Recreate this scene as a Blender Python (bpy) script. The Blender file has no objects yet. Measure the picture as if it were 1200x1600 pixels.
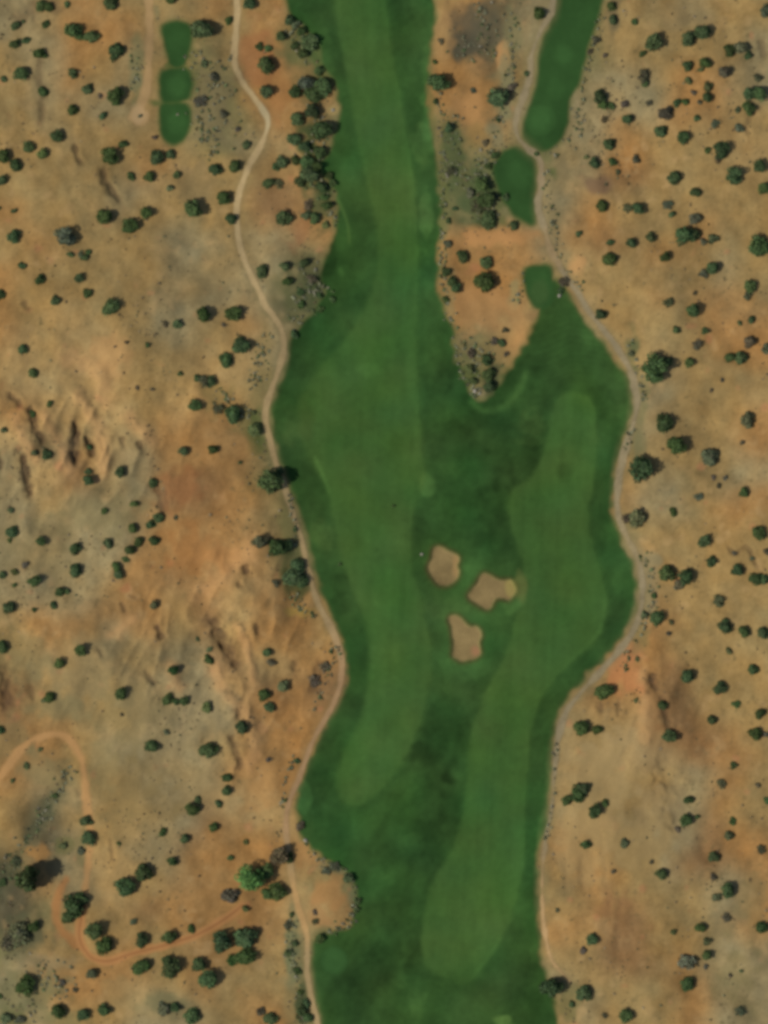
# Overhead view of a desert golf course: two fairways, three sand bunkers, winding paths, junipers on orange soil.
# The plan is written in plan units of 0.3 m (origin at the plan's upper left corner) and turned into metres by PX().
import bpy, math, random
import numpy as np

S = 0.3                       # metres per plan unit
X0, X1, Y0, Y1 = -180, 1380, -180, 1780      # extent of the finely built land, plan units
W, H = X1 - X0, Y1 - Y0
rng = np.random.default_rng(7)
random.seed(7)
scene = bpy.context.scene
col = scene.collection

def PX(px, py): return ((px - 600.0) * S, (800.0 - py) * S)

def lin(c):
    c = np.asarray(c, float) / 255.0
    return np.where(c <= 0.04045, c / 12.92, ((c + 0.055) / 1.055) ** 2.4)

K = np.array([1.0, 1.03, 1.10])     # how bright a white level surface comes out under this sun and sky
def alb(c): return np.clip(lin(c) / K, 0.004, 0.85)

# ------------------------------------------------------------------ raster helpers
fy = np.fft.fftfreq(H)[:, None]; fx = np.fft.rfftfreq(W)[None, :]
F2 = fx * fx + fy * fy
def blur(a, s, sy=None):
    sy = s if sy is None else sy
    g = np.exp(-2 * math.pi ** 2 * (fx * fx * s * s + fy * fy * sy * sy))
    return np.fft.irfft2(np.fft.rfft2(a) * g, s=(H, W))
def noise(s, sy=None, ang=0.0, seed=None):
    r = rng if seed is None else np.random.default_rng(seed)
    w = r.standard_normal((H, W))
    sy = s if sy is None else sy
    c, d = math.cos(ang), math.sin(ang)
    u = fx * c + fy * d; v = -fx * d + fy * c
    g = np.exp(-2 * math.pi ** 2 * (u * u * s * s + v * v * sy * sy))
    o = np.fft.irfft2(np.fft.rfft2(w) * g, s=(H, W))
    return o / o.std()
def fbm(beta, lo, hi, seed):
    w = np.random.default_rng(seed).standard_normal((H, W))
    f = np.sqrt(F2); f[0, 0] = 1
    g = f ** (-beta / 2); g[(f < 1 / hi)] = 0; g = g * np.exp(-(f * lo) ** 2); g[0, 0] = 0
    o = np.fft.irfft2(np.fft.rfft2(w) * g, s=(H, W)); return o / o.std()
YY, XX = np.mgrid[Y0:Y1, X0:X1].astype(np.float32)
def sample(a, x, y):
    u = np.clip(x - X0, 0, W - 1.001); v = np.clip(y - Y0, 0, H - 1.001)
    i = u.astype(int); j = v.astype(int); fu = u - i; fv = v - j
    if a.ndim == 3: fu = fu[..., None]; fv = fv[..., None]
    return (a[j, i] * (1 - fu) + a[j, i + 1] * fu) * (1 - fv) + (a[j + 1, i] * (1 - fu) + a[j + 1, i + 1] * fu) * fv
def spline(pts, closed=False, n=8):
    p = np.array(pts, float); m = len(p); out = []
    rngi = range(m) if closed else range(m - 1)
    for i in rngi:
        if closed: a, b, c, d = p[i - 1], p[i], p[(i + 1) % m], p[(i + 2) % m]
        else: a, b, c, d = p[max(i - 1, 0)], p[i], p[i + 1], p[min(i + 2, m - 1)]
        for t in np.linspace(0, 1, n, endpoint=False):
            out.append(0.5 * ((2 * b) + (c - a) * t + (2 * a - 5 * b + 4 * c - d) * t * t + (3 * b - a - 3 * c + d) * t ** 3))
    if not closed: out.append(p[-1])
    return np.array(out)
def poly_mask(pts):
    p = spline(pts, True, 6); m = np.zeros((H, W), bool)
    xa, ya = p[:, 0], p[:, 1]; xb, yb = np.roll(xa, -1), np.roll(ya, -1)
    cx = np.arange(W) + X0
    for j in range(H):
        y = j + Y0 + 0.01
        k = (ya <= y) != (yb <= y)
        if not k.any(): continue
        xs = np.sort(xa[k] + (y - ya[k]) * (xb[k] - xa[k]) / (yb[k] - ya[k]))
        m[j] = (np.searchsorted(xs, cx) % 2) == 1
    return m.astype(np.float64)
def line_dist(pts, reach, n=8):
    """distance to a smooth line, inf beyond reach; also the share along the line"""
    p = spline(pts, False, n); d = np.full((H, W), 1e6, np.float32); tt = np.zeros((H, W), np.float32)
    L = len(p) - 1
    for i in range(L):
        a, b = p[i], p[i + 1]
        x0 = int(max(min(a[0], b[0]) - reach - X0, 0)); x1 = int(min(max(a[0], b[0]) + reach - X0 + 2, W))
        y0 = int(max(min(a[1], b[1]) - reach - Y0, 0)); y1 = int(min(max(a[1], b[1]) + reach - Y0 + 2, H))
        if x1 <= x0 or y1 <= y0: continue
        gx, gy = XX[y0:y1, x0:x1], YY[y0:y1, x0:x1]
        v = b - a; q = np.clip(((gx - a[0]) * v[0] + (gy - a[1]) * v[1]) / max(v @ v, 1e-6), 0, 1)
        e = np.hypot(gx - a[0] - q * v[0], gy - a[1] - q * v[1])
        s = d[y0:y1, x0:x1]; k = e < s
        s[k] = e[k]; tt[y0:y1, x0:x1][k] = ((i + q) / L)[k]
    return d, tt
def smooth(a, lo, hi):
    t = np.clip((a - lo) / (hi - lo), 0, 1); return t * t * (3 - 2 * t)

# ------------------------------------------------------------------ the plan
GRASS = [(440,-230),(442,-60),(443,0),(450,20),(468,38),(492,58),(500,80),(503,105),(520,128),(531,160),(528,185),(521,215),(508,240),(502,262),(516,285),(525,310),(527,340),(521,368),(511,395),(503,415),(500,436),(507,456),(496,482),(474,505),(456,522),(450,545),(446,578),(432,612),(423,645),(427,680),(440,725),(456,770),(470,812),(482,850),(491,890),(503,930),(519,965),(534,1000),(541,1035),(538,1070),(525,1105),(505,1140),(486,1180),(475,1210),(463,1245),(466,1280),(476,1312),(500,1338),(530,1353),(550,1375),(558,1405),(551,1440),(530,1453),(502,1462),(489,1480),(486,1510),(490,1550),(500,1600),(520,1700),(530,1840),(885,1840),(880,1700),(874,1610),(868,1570),(854,1530),(846,1490),(842,1440),(842,1380),(843,1325),(855,1296),(860,1250),(862,1200),(865,1155),(875,1112),(900,1076),(935,1040),(963,1005),(984,975),(995,940),(994,900),(980,860),(965,825),(958,790),(961,740),(972,700),(984,660),(987,620),(975,582),(950,547),(925,512),(902,482),(888,458),(874,436),(862,438),(850,468),(842,492),(832,512),(822,535),(806,558),(794,575),(782,592),(772,612),(752,626),(735,616),(722,590),(712,558),(707,525),(697,490),(684,455),(682,420),(687,370),(687,320),(684,270),(676,222),(668,170),(672,90),(678,40),(681,0),(684,-60),(690,-230)]
TEES = [
 ('tapered grass tee beside the sandy track, topmost of the three in a chain', [(250,42),(262,34),(280,33),(297,38),(302,58),(296,84),(287,103),(268,104),(257,78)]),
 ('rounded grass tee in the middle of the three chained beside the sandy track', [(250,113),(262,107),(282,106),(298,113),(302,135),(297,157),(272,160),(251,157)]),
 ('rounded grass tee lowest of the three chained beside the sandy track', [(248,170),(256,162),(290,162),(298,170),(299,192),(291,214),(276,227),(260,224),(251,208)]),
 ('long green tee strip hooked by the grey path at its lower end', [(872,-40),(866,0),(858,38),(845,62),(840,100),(834,140),(820,178),(815,200),(818,220),(832,234),(848,238),(866,229),(882,212),(890,180),(893,150),(906,130),(919,80),(935,32),(941,0),(946,-40)]),
 ('small grass tee just below the hook of the grey path', [(775,292),(768,266),(780,243),(800,230),(822,234),(836,250),(839,285),(838,330),(836,352),(820,350),(804,336),(790,322)]),
 ('small square grass tee at the tip of the sandy spit beside the grey path', [(819,420),(834,414),(860,413),(866,438),(863,470),(850,484),(836,482),(824,466),(817,440)]),
 ('small round grass tee low beside the sandy path lobe', [(522+22*math.cos(a),1501+23*math.sin(a)) for a in np.linspace(0,2*math.pi,12,endpoint=False)]),
]
FAIR_L = [(519,-230),(519,-60),(520,0),(531,60),(542,110),(553,187),(567,255),(581,312),(588,362),(592,395),(586,440),(570,482),(540,528),(500,575),(474,615),(468,650),(472,685),(487,722),(512,765),(521,820),(536,882),(553,926),(570,975),(577,1025),(573,1080),(558,1135),(534,1182),(526,1215),(531,1244),(545,1258),(566,1257),(590,1240),(615,1210),(640,1170),(660,1122),(671,1078),(674,1040),(672,1000),(664,960),(655,920),(645,880),(644,835),(650,790),(664,760),(664,735),(661,690),(657,640),(653,560),(651,480),(653,420),(653,370),(650,310),(639,225),(626,150),(610,60),(604,0),(600,-60),(600,-230)]
FAIR_R = [(876,619),(890,613),(906,614),(922,622),(931,645),(934,690),(929,740),(921,790),(922,830),(932,864),(941,895),(947,925),(949,955),(937,995),(899,1031),(862,1068),(841,1105),(830,1140),(827,1190),(822,1250),(821,1300),(820,1350),(808,1402),(787,1460),(762,1500),(741,1531),(724,1540),(705,1531),(674,1518),(660,1486),(661,1450),(667,1410),(680,1370),(708,1322),(722,1275),(730,1237),(732,1195),(735,1150),(748,1106),(764,1072),(790,1022),(808,965),(822,922),(817,885),(806,848),(796,806),(799,768),(832,742),(850,700),(858,655)]
BUNKERS = [
 ('roundish tan sand bunker in the grass, topmost of the three', [(677,857),(687,854),(700,860),(715,868),(717,878),(714,884),(718,892),(716,903),(707,911),(695,916),(682,912),(675,902),(670,892),(669,880),(675,872)]),
 ('wide lobed sand bunker nearest the second fairway, yellow sand at one end', [(755,896),(765,898),(775,904),(785,907),(798,906),(805,917),(804,928),(797,938),(787,936),(775,936),(770,941),(767,949),(760,953),(752,949),(742,942),(732,936),(731,930),(737,921),(744,913),(748,904)]),
 ('boot shaped pinkish sand bunker, lowest of the three', [(701,965),(710,961),(720,966),(727,974),(735,979),(745,979),(752,986),(754,996),(749,1005),(750,1012),(751,1022),(743,1031),(732,1033),(722,1034),(712,1030),(706,1026),(707,1015),(709,1003),(706,992),(704,980)])]
PATH_L = [(366,-230),(370,-60),(370,0),(370,32),(367,70),(367,100),(380,130),(397,152),(413,175),(419,194),(410,222),(388,262),(373,305),(370,345),(376,388),(390,425),(403,452),(415,478),(430,497),(441,518),(444,545),(435,580),(423,613),(415,645),(420,682),(431,722),(440,748),(448,772),(458,803),(469,835),(479,880),(489,918),(498,945),(511,970),(525,1000),(534,1035),(532,1070),(521,1100),(504,1130),(488,1160),(476,1192),(466,1220),(453,1250),(447,1280),(448,1310),(453,1345),(457,1380),(464,1410),(472,1435),(480,1465),(480,1500),(481,1530),(489,1570),(496,1600),(508,1680),(520,1840)]
PATH_R = [(872,-230),(868,-60),(865,0),(857,27),(843,52),(831,84),(828,120),(817,153),(807,185),(809,213),(824,231),(843,250),(846,285),(841,320),(850,357),(862,393),(880,425),(905,462),(930,500),(958,535),(984,578),(995,622),(990,662),(976,702),(967,748),(965,795),(974,828),(990,858),(1002,895),(1003,940),(992,980),(968,1016),(938,1050),(905,1085),(882,1118),(871,1160),(866,1215),(862,1265),(853,1310),(848,1360),(847,1410),(851,1455),(861,1497),(876,1518),(890,1535)]
TRACK_TOP = [(231,-200),(231,-50),(232,0),(234,50),(233,100),(230,132),(223,160),(214,184)]
TRAIL_ARCH = [(-120,1300),(-40,1250),(0,1214),(22,1183),(45,1160),(72,1149),(96,1149),(115,1163),(128,1190),(133,1225),(137,1262),(141,1300),(138,1345),(134,1385),(132,1415)]
TRAIL_HAIRPIN = [(132,1415),(126,1440),(124,1462),(131,1482),(147,1498),(172,1501),(205,1490),(255,1477),(300,1463),(335,1446),(362,1428),(378,1415)]
TRAIL_SIDE = [(104,1375),(92,1395),(87,1420),(92,1445),(108,1466),(124,1478)]

# soil colours of the desert, one letter per 50 x 50 plan units ('.' lies under grass)
PAL = dict(O=(146,112,68), T=(141,118,75), L=(156,131,86), G=(136,122,87), B=(125,96,62), D=(96,88,64), S=(109,104,68))
CELLS = """
GTOOTTOTOS...TODG.STTGTT
TGOOTTSTOOS..TDDG.STTTTG
TGOTGTSSOOS..OOOS.GGTOOG
TGTGTLSSOOS..OOOG.GGGOOT
TTTTTTSGTOS..TTTS.GOTTTL
TTTTOTTTOBS..SSSSGGBTTTT
OTTGGTTTBOSS.SSSGGOTTTTT
TOTTTGTGGOO..OOOOGOBTOTT
TTTTTGTGGS...TOOOLLTTTGT
OTTTTGGGGS...SOTLBTTTOOO
OTLLTGTOG.....OSO.GTTTOO
LLLLTTLLG.....SS..TTLTTT
OLLLTLOTS......S..TGGTTL
LDTLLOOOS.........TOTTTO
GLBLGOOOS.........TTTTTG
GTGGGBBOO.........TOGGTO
GGGGOOOOTS........TSTTTT
GLGGOOOOOS........TGOTTT
GGGLOBOLOO........TGTTTT
TOOOOTBTOT........TGOTTT
TGTGTGGBLOO.......TOOTTT
BTTTGGGLBOB......OOOOBTT
BTTTGGGGOOO......LTLBBOT
OOTGGGGTOO.......LTLGBOT
OGGTGGGOO........LTTTGOT
TDTTTGBLL........LTTTGOT
TDGLGGOOOO.......OTTTGBO
DOGLTOOOOLS......TOTTTGO
DSTTBOOOOLOS.....OOBBTGO
STTTTTOOTSTO.....TTBBTTG
GOOOOTOTTS.......GTTTOGG
GGTTGGTTOS.......TGTTOGG
""".split()
cm = np.full((32, 24, 3), np.nan); sw = np.zeros((32, 24))
for j, r in enumerate(CELLS):
    for i, ch in enumerate(r):
        if ch in PAL: cm[j, i] = lin(PAL[ch])
        sw[j, i] = {'S': 1.0, 'D': .7, 'G': 0.35, '.': 0.0}.get(ch, 0.12)
for _ in range(30):
    nanm = np.isnan(cm[..., 0])
    if not nanm.any(): break
    pad = np.pad(cm, ((1, 1), (1, 1), (0, 0)), constant_values=np.nan)
    st = np.stack([pad[1:-1, :-2], pad[1:-1, 2:], pad[:-2, 1:-1], pad[2:, 1:-1]])
    import warnings
    with warnings.catch_warnings():
        warnings.simplefilter('ignore'); av = np.nanmean(st, 0)
    cm[nanm] = av[nanm]
wx = noise(26, seed=1) * 15 + noise(9, seed=2) * 6; wy = noise(26, seed=3) * 15 + noise(9, seed=4) * 6
ci = np.clip(((XX + wx) // 50).astype(int), 0, 23); cj = np.clip(((YY + wy) // 50).astype(int), 0, 31)
desert = cm[cj, ci]; scrubw = sw[cj, ci]
desert = np.stack([blur(desert[..., k], 14) for k in range(3)], -1)
scrubw = blur(scrubw, 14)

# ------------------------------------------------------------------ masks
edge = noise(4, seed=11) * 1.6 + noise(12, seed=12) * 2.0
def warped(m, amp=1.0, s=1.6):
    b = blur(m, s); ex, ey = noise(5, seed=21) * 1.5 * amp, noise(5, seed=22) * 1.5 * amp
    return np.clip(sample(b, XX + ex, YY + ey), 0, 1)
g_raw = poly_mask(GRASS)
m_grass = warped(g_raw, 1.3, 2.2)
m_tees = [warped(poly_mask(p), 0.5, 1.8) for _, p in TEES]
m_tee = np.max(m_tees, 0)
m_fl = warped(poly_mask(FAIR_L), 0.6, 3.4); m_fr = warped(poly_mask(FAIR_R), 0.6, 2.8)
m_fair = np.maximum(m_fl, m_fr)
m_bunk = [warped(poly_mask(p), 0.35, 1.5) for _, p in BUNKERS]
m_bunker = np.max(m_bunk, 0)
green = np.maximum(m_grass, m_tee)
def path_mask(pts, w, wob=1.0, soft=1.6):
    d, t = line_dist(pts, w + 8)
    return 1 - smooth(d + edge * 0.35 * wob, w - soft, w + soft), d, t
m_pl, d_pl, t_pl = path_mask(PATH_L, 4.5, 0.8)
m_pr, d_pr, t_pr = path_mask(PATH_R, 4.7, 1.0, 2.2)
m_pr = 1 - smooth(d_pr + edge * .4, 4.7 - 1.9 * smooth(YY, 1090, 1200) - 2.2, 4.7 - 1.9 * smooth(YY, 1090, 1200) + 2.2)
m_tt, d_tt, t_tt = path_mask(TRACK_TOP, 6.2, 1.2, 3)
m_ta, d_ta, t_ta = path_mask(TRAIL_ARCH, 6.0, 1.5, 3.5)
m_th, d_th, t_th = path_mask(TRAIL_HAIRPIN, 6.2, 1.0, 3)
m_ts, d_ts, t_ts = path_mask(TRAIL_SIDE, 7.0, 1.4, 4)
hole = np.hypot(XX - 214, YY - 184); m_tt = np.maximum(m_tt, 1 - smooth(hole + edge * 1.5, 10, 20))
d_tt = np.minimum(d_tt, np.maximum(hole - 10, 0))

# ------------------------------------------------------------------ relief (metres)
away = 1 - blur(np.clip(green, 0, 1), 30)
away2 = np.clip(1 - blur(np.clip(green, 0, 1), 8), 0, 1) ** 2
def hump(cx, cy, r, h): return h * np.exp(-((XX - cx) ** 2 + (YY - cy) ** 2) / (2 * r * r))
rough_map = hump(130, 730, 200, 1) + hump(330, 1020, 150, 1.0) + hump(960, 1380, 130, 0.7) + hump(100, 1100, 160, .7) + hump(1020, 1080, 70, .8) + hump(740, 60, 70, .4) + 0.22
height = away * (fbm(3.6, 26, 500, 31) * 1.6) + away2 * rough_map * (fbm(3.4, 8, 90, 32) * 0.09 + noise(4, 16, math.radians(20), seed=33) * 0.006)
rid = 1 - np.abs(noise(11, 30, math.radians(24), seed=34) + .35 * noise(5, 11, math.radians(24), seed=37))
bad_map = np.clip(hump(90, 715, 95, 1.15) + hump(225, 690, 45, .6) + hump(360, 1030, 85, .9) + hump(250, 990, 60, .6) + hump(20, 1070, 60, .6) + hump(400, 880, 50, .4) + hump(380, 1180, 60, .5) + hump(1010, 1090, 60, .5) + hump(940, 1340, 70, .22), 0, 1.2)
height += away2 * bad_map * rid * .75; height += away2 * np.clip(rough_map - 0.3, 0, 1) * (rid * 0.12)
height += away * (hump(-60, 480, 260, 7) + hump(150, 560, 110, 3.5) + hump(400, 900, 80, 2.0) + hump(300, 820, 90, 2.0) + hump(1300, 800, 300, 5))
fair_roll = noise(45, seed=35) * 0.35 + noise(18, seed=36) * 0.10
height += (1 - away2) * fair_roll
# gullies and scarps: (line, half width, depth, strength of dark soil and slope shade painted in)
CUTS = [
 ([(12,612),(24,622),(38,636)],4,1.6,.35),([(47,634),(53,652),(60,675),(72,695)],6,2.2,.45),([(117,655),(121,680),(117,705),(118,728)],6,3.0,.55),
 ([(134,680),(141,697),(150,714)],5,2.2,.45),([(26,698),(38,720),(42,745),(46,765),(52,778)],6,2.4,.5),([(0,705),(3,735)],4,1.6,.4),
 ([(190,682),(196,700)],4,1.4,.3),([(217,688),(223,702)],5,1.6,.4),([(37,470),(48,485)],4,1.0,.3),([(246,758),(252,785),(256,805)],5,1.6,.35),([(258,765),(261,800)],4,1.2,.3),
 ([(320,960),(338,982),(352,1002),(364,1025),(376,1050)],9,3.0,.42),([(330,985),(345,1005),(358,1030)],8,2.0,.25),([(383,882),(388,897)],5,1.8,.5),([(372,908),(377,918)],4,1.0,.25),
 ([(401,972),(404,992)],5,1.5,.35),([(461,1030),(462,1050)],6,1.3,.25),([(243,975),(250,990),(254,1000)],5,1.6,.42),([(225,1045),(236,1060),(244,1070)],5,1.4,.32),
 ([(153,1012),(162,1026)],4,1.2,.35),([(189,940),(196,957)],4,1.2,.3),([(200,930),(216,934)],3,.8,.22),([(6,1035),(14,1060),(12,1085),(20,1110)],10,1.8,.32),([(48,1065),(54,1095)],5,1.0,.25),
 ([(373,1105),(372,1125)],4,1.2,.35),([(358,1145),(368,1165),(374,1190),(372,1205)],6,1.6,.35),([(118,225),(121,243),(130,257)],4,1.3,.35),([(158,262),(168,286),(182,305),(190,318)],6,1.6,.32),
 ([(65,90),(64,115),(67,150),(66,200)],6,1.0,.25),([(48,875),(38,888)],5,1.0,.3),([(1022,1050),(1019,1066),(1026,1082)],6,1.8,.42),([(1030,1085),(1036,1105),(1046,1135),(1050,1150)],5,1.2,.28),
 ([(938,1095),(940,1115)],5,1.0,.3),([(967,1095),(966,1120)],3,.8,.2),([(907,1325),(908,1365),(913,1395)],5,1.2,.25),([(936,1290),(942,1320),(945,1375),(952,1410)],5,1.3,.27),([(925,1330),(930,1370)],4,.8,.18),
 ([(970,1400),(964,1450),(968,1490),(972,1505)],5,1.1,.2),([(1030,1180),(1040,1220),(1052,1265),(1060,1300)],13,1.6,.22),([(1092,1300),(1096,1330)],5,1.0,.22),([(900,1540),(935,1525),(965,1512)],4,.7,.15),
 ([(880,1325),(884,1370),(884,1420)],4,.7,.15),([(172,1308),(177,1345)],3,.7,.2),([(118,1230),(125,1245)],4,.8,.2),([(1135,850),(1148,865),(1165,855),(1178,875),(1188,895)],3,.8,.25),
 ([(1195,165),(1180,175),(1168,195),(1172,215)],4,.8,.2),([(1190,60),(1195,90)],5,.9,.25),([(20,40),(45,20),(60,0)],10,.9,.25),([(500,1030),(496,1060),(488,1085)],8,1.2,.28),([(440,880),(432,900)],4,.6,.15),
 ([(285,1120),(284,1140)],3,.6,.2)]
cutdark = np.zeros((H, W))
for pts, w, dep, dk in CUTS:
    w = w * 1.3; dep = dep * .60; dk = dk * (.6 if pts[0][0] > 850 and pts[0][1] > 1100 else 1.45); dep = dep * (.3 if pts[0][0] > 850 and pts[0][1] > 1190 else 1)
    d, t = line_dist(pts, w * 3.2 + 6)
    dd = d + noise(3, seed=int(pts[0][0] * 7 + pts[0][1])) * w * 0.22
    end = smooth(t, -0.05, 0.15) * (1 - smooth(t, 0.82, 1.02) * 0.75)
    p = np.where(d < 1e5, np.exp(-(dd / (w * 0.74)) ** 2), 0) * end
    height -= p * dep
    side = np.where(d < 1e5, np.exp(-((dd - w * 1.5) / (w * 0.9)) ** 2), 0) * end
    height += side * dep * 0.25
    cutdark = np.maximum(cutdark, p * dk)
# raised sandy crests beside the cuts, their sunlit tone also painted in
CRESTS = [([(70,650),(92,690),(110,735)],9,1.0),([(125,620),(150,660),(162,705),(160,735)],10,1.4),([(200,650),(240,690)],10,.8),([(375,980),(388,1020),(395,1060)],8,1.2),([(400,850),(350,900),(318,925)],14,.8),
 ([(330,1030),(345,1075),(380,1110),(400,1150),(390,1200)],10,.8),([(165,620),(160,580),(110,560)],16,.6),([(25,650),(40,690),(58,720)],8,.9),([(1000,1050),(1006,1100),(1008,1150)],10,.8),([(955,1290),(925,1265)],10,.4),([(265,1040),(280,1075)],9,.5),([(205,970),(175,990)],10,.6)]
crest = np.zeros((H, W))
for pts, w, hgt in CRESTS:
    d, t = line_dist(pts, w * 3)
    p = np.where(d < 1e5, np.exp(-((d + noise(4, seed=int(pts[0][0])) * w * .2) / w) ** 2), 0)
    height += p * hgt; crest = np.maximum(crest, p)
# the dry wash low on the plan, and the bowls of the bunkers with a raised lip
WASH = [(110,1205),(88,1245),(62,1285),(42,1315),(18,1355),(-10,1400),(-60,1450)]
d_w, _ = line_dist(WASH, 60); wash = np.where(d_w < 1e5, np.exp(-((d_w + edge * 1.6) / 13) ** 2), 0); height -= wash * 0.9
lipm = np.clip(blur(m_bunker, 3.6) - m_bunker, 0, 1)
height += lipm * 0.9 - m_bunker * 0.75 + blur(m_bunker, 16) * 0.5
allpath = np.max([m_pl, m_pr, m_tt, m_ta, m_th], 0)
hs = blur(height, 4.0); pb = np.clip(blur(allpath, 3) * 1.5, 0, 1); height = height * (1 - pb) + (hs - 0.06) * pb

# ------------------------------------------------------------------ base colours (albedo, with some sunlit and shaded tones painted in)
n2, n6, n20, n60 = noise(1.3, seed=41), noise(5, seed=42), noise(18, seed=43), noise(55, seed=44)
streak = noise(2.2, 16, math.radians(18), seed=45)
v = 1 + 0.045 * n2 + 0.05 * n6 + 0.035 * n20 + 0.03 * n60 + 0.014 * streak
hue = 0.022 * noise(24, seed=46) + 0.018 * noise(7, seed=47)
soil = desert * v[..., None] * np.stack([1 + hue, 1 + 0 * hue, 1 - hue * 1.2], -1)
pink = np.clip(noise(6, seed=48) - 2.1, 0, 1) * 0.35
soil = soil * (1 - pink[..., None]) + lin((172,112,80)) * pink[..., None]
def mix(a, c, m): return a * (1 - m[..., None]) + (lin(c) if np.ndim(c) == 1 else c) * m[..., None]
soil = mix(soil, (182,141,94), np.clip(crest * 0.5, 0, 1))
rn = np.clip((rid - .2) / .8, -1.5, 1)
soil = soil * (1 + .13 * rn * np.clip(bad_map, 0, 1))[..., None]
speck = np.clip(noise(1.9, seed=71) - 1.15, 0, 1.2) * np.clip(scrubw * 1.1 + .25 + .3 * n20, 0, 1.2)
soil = mix(soil, (92,84,56), np.clip(speck * .42, 0, .6))
pale = np.clip(noise(3.2, seed=72) * .6 + noise(8, seed=73) * .6 - .7, 0, 1.5) * np.clip(.55 + .3 * n60, 0, 1)
soil = mix(soil, (176,146,100), np.clip(pale * .30, 0, .4))
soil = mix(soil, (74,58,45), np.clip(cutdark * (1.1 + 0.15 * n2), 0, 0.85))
soil = mix(soil, (78,82,60), wash * 0.75)
def spot(x, y, rx, ry=None, s=1.0, n=0.18):
    ry = rx if ry is None else ry
    q = np.hypot((XX - x) / rx, (YY - y) / ry) + n * n6 * 0.6 + n * n20 * .6
    return (1 - smooth(q, 0.45, 1.25)) * s
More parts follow.
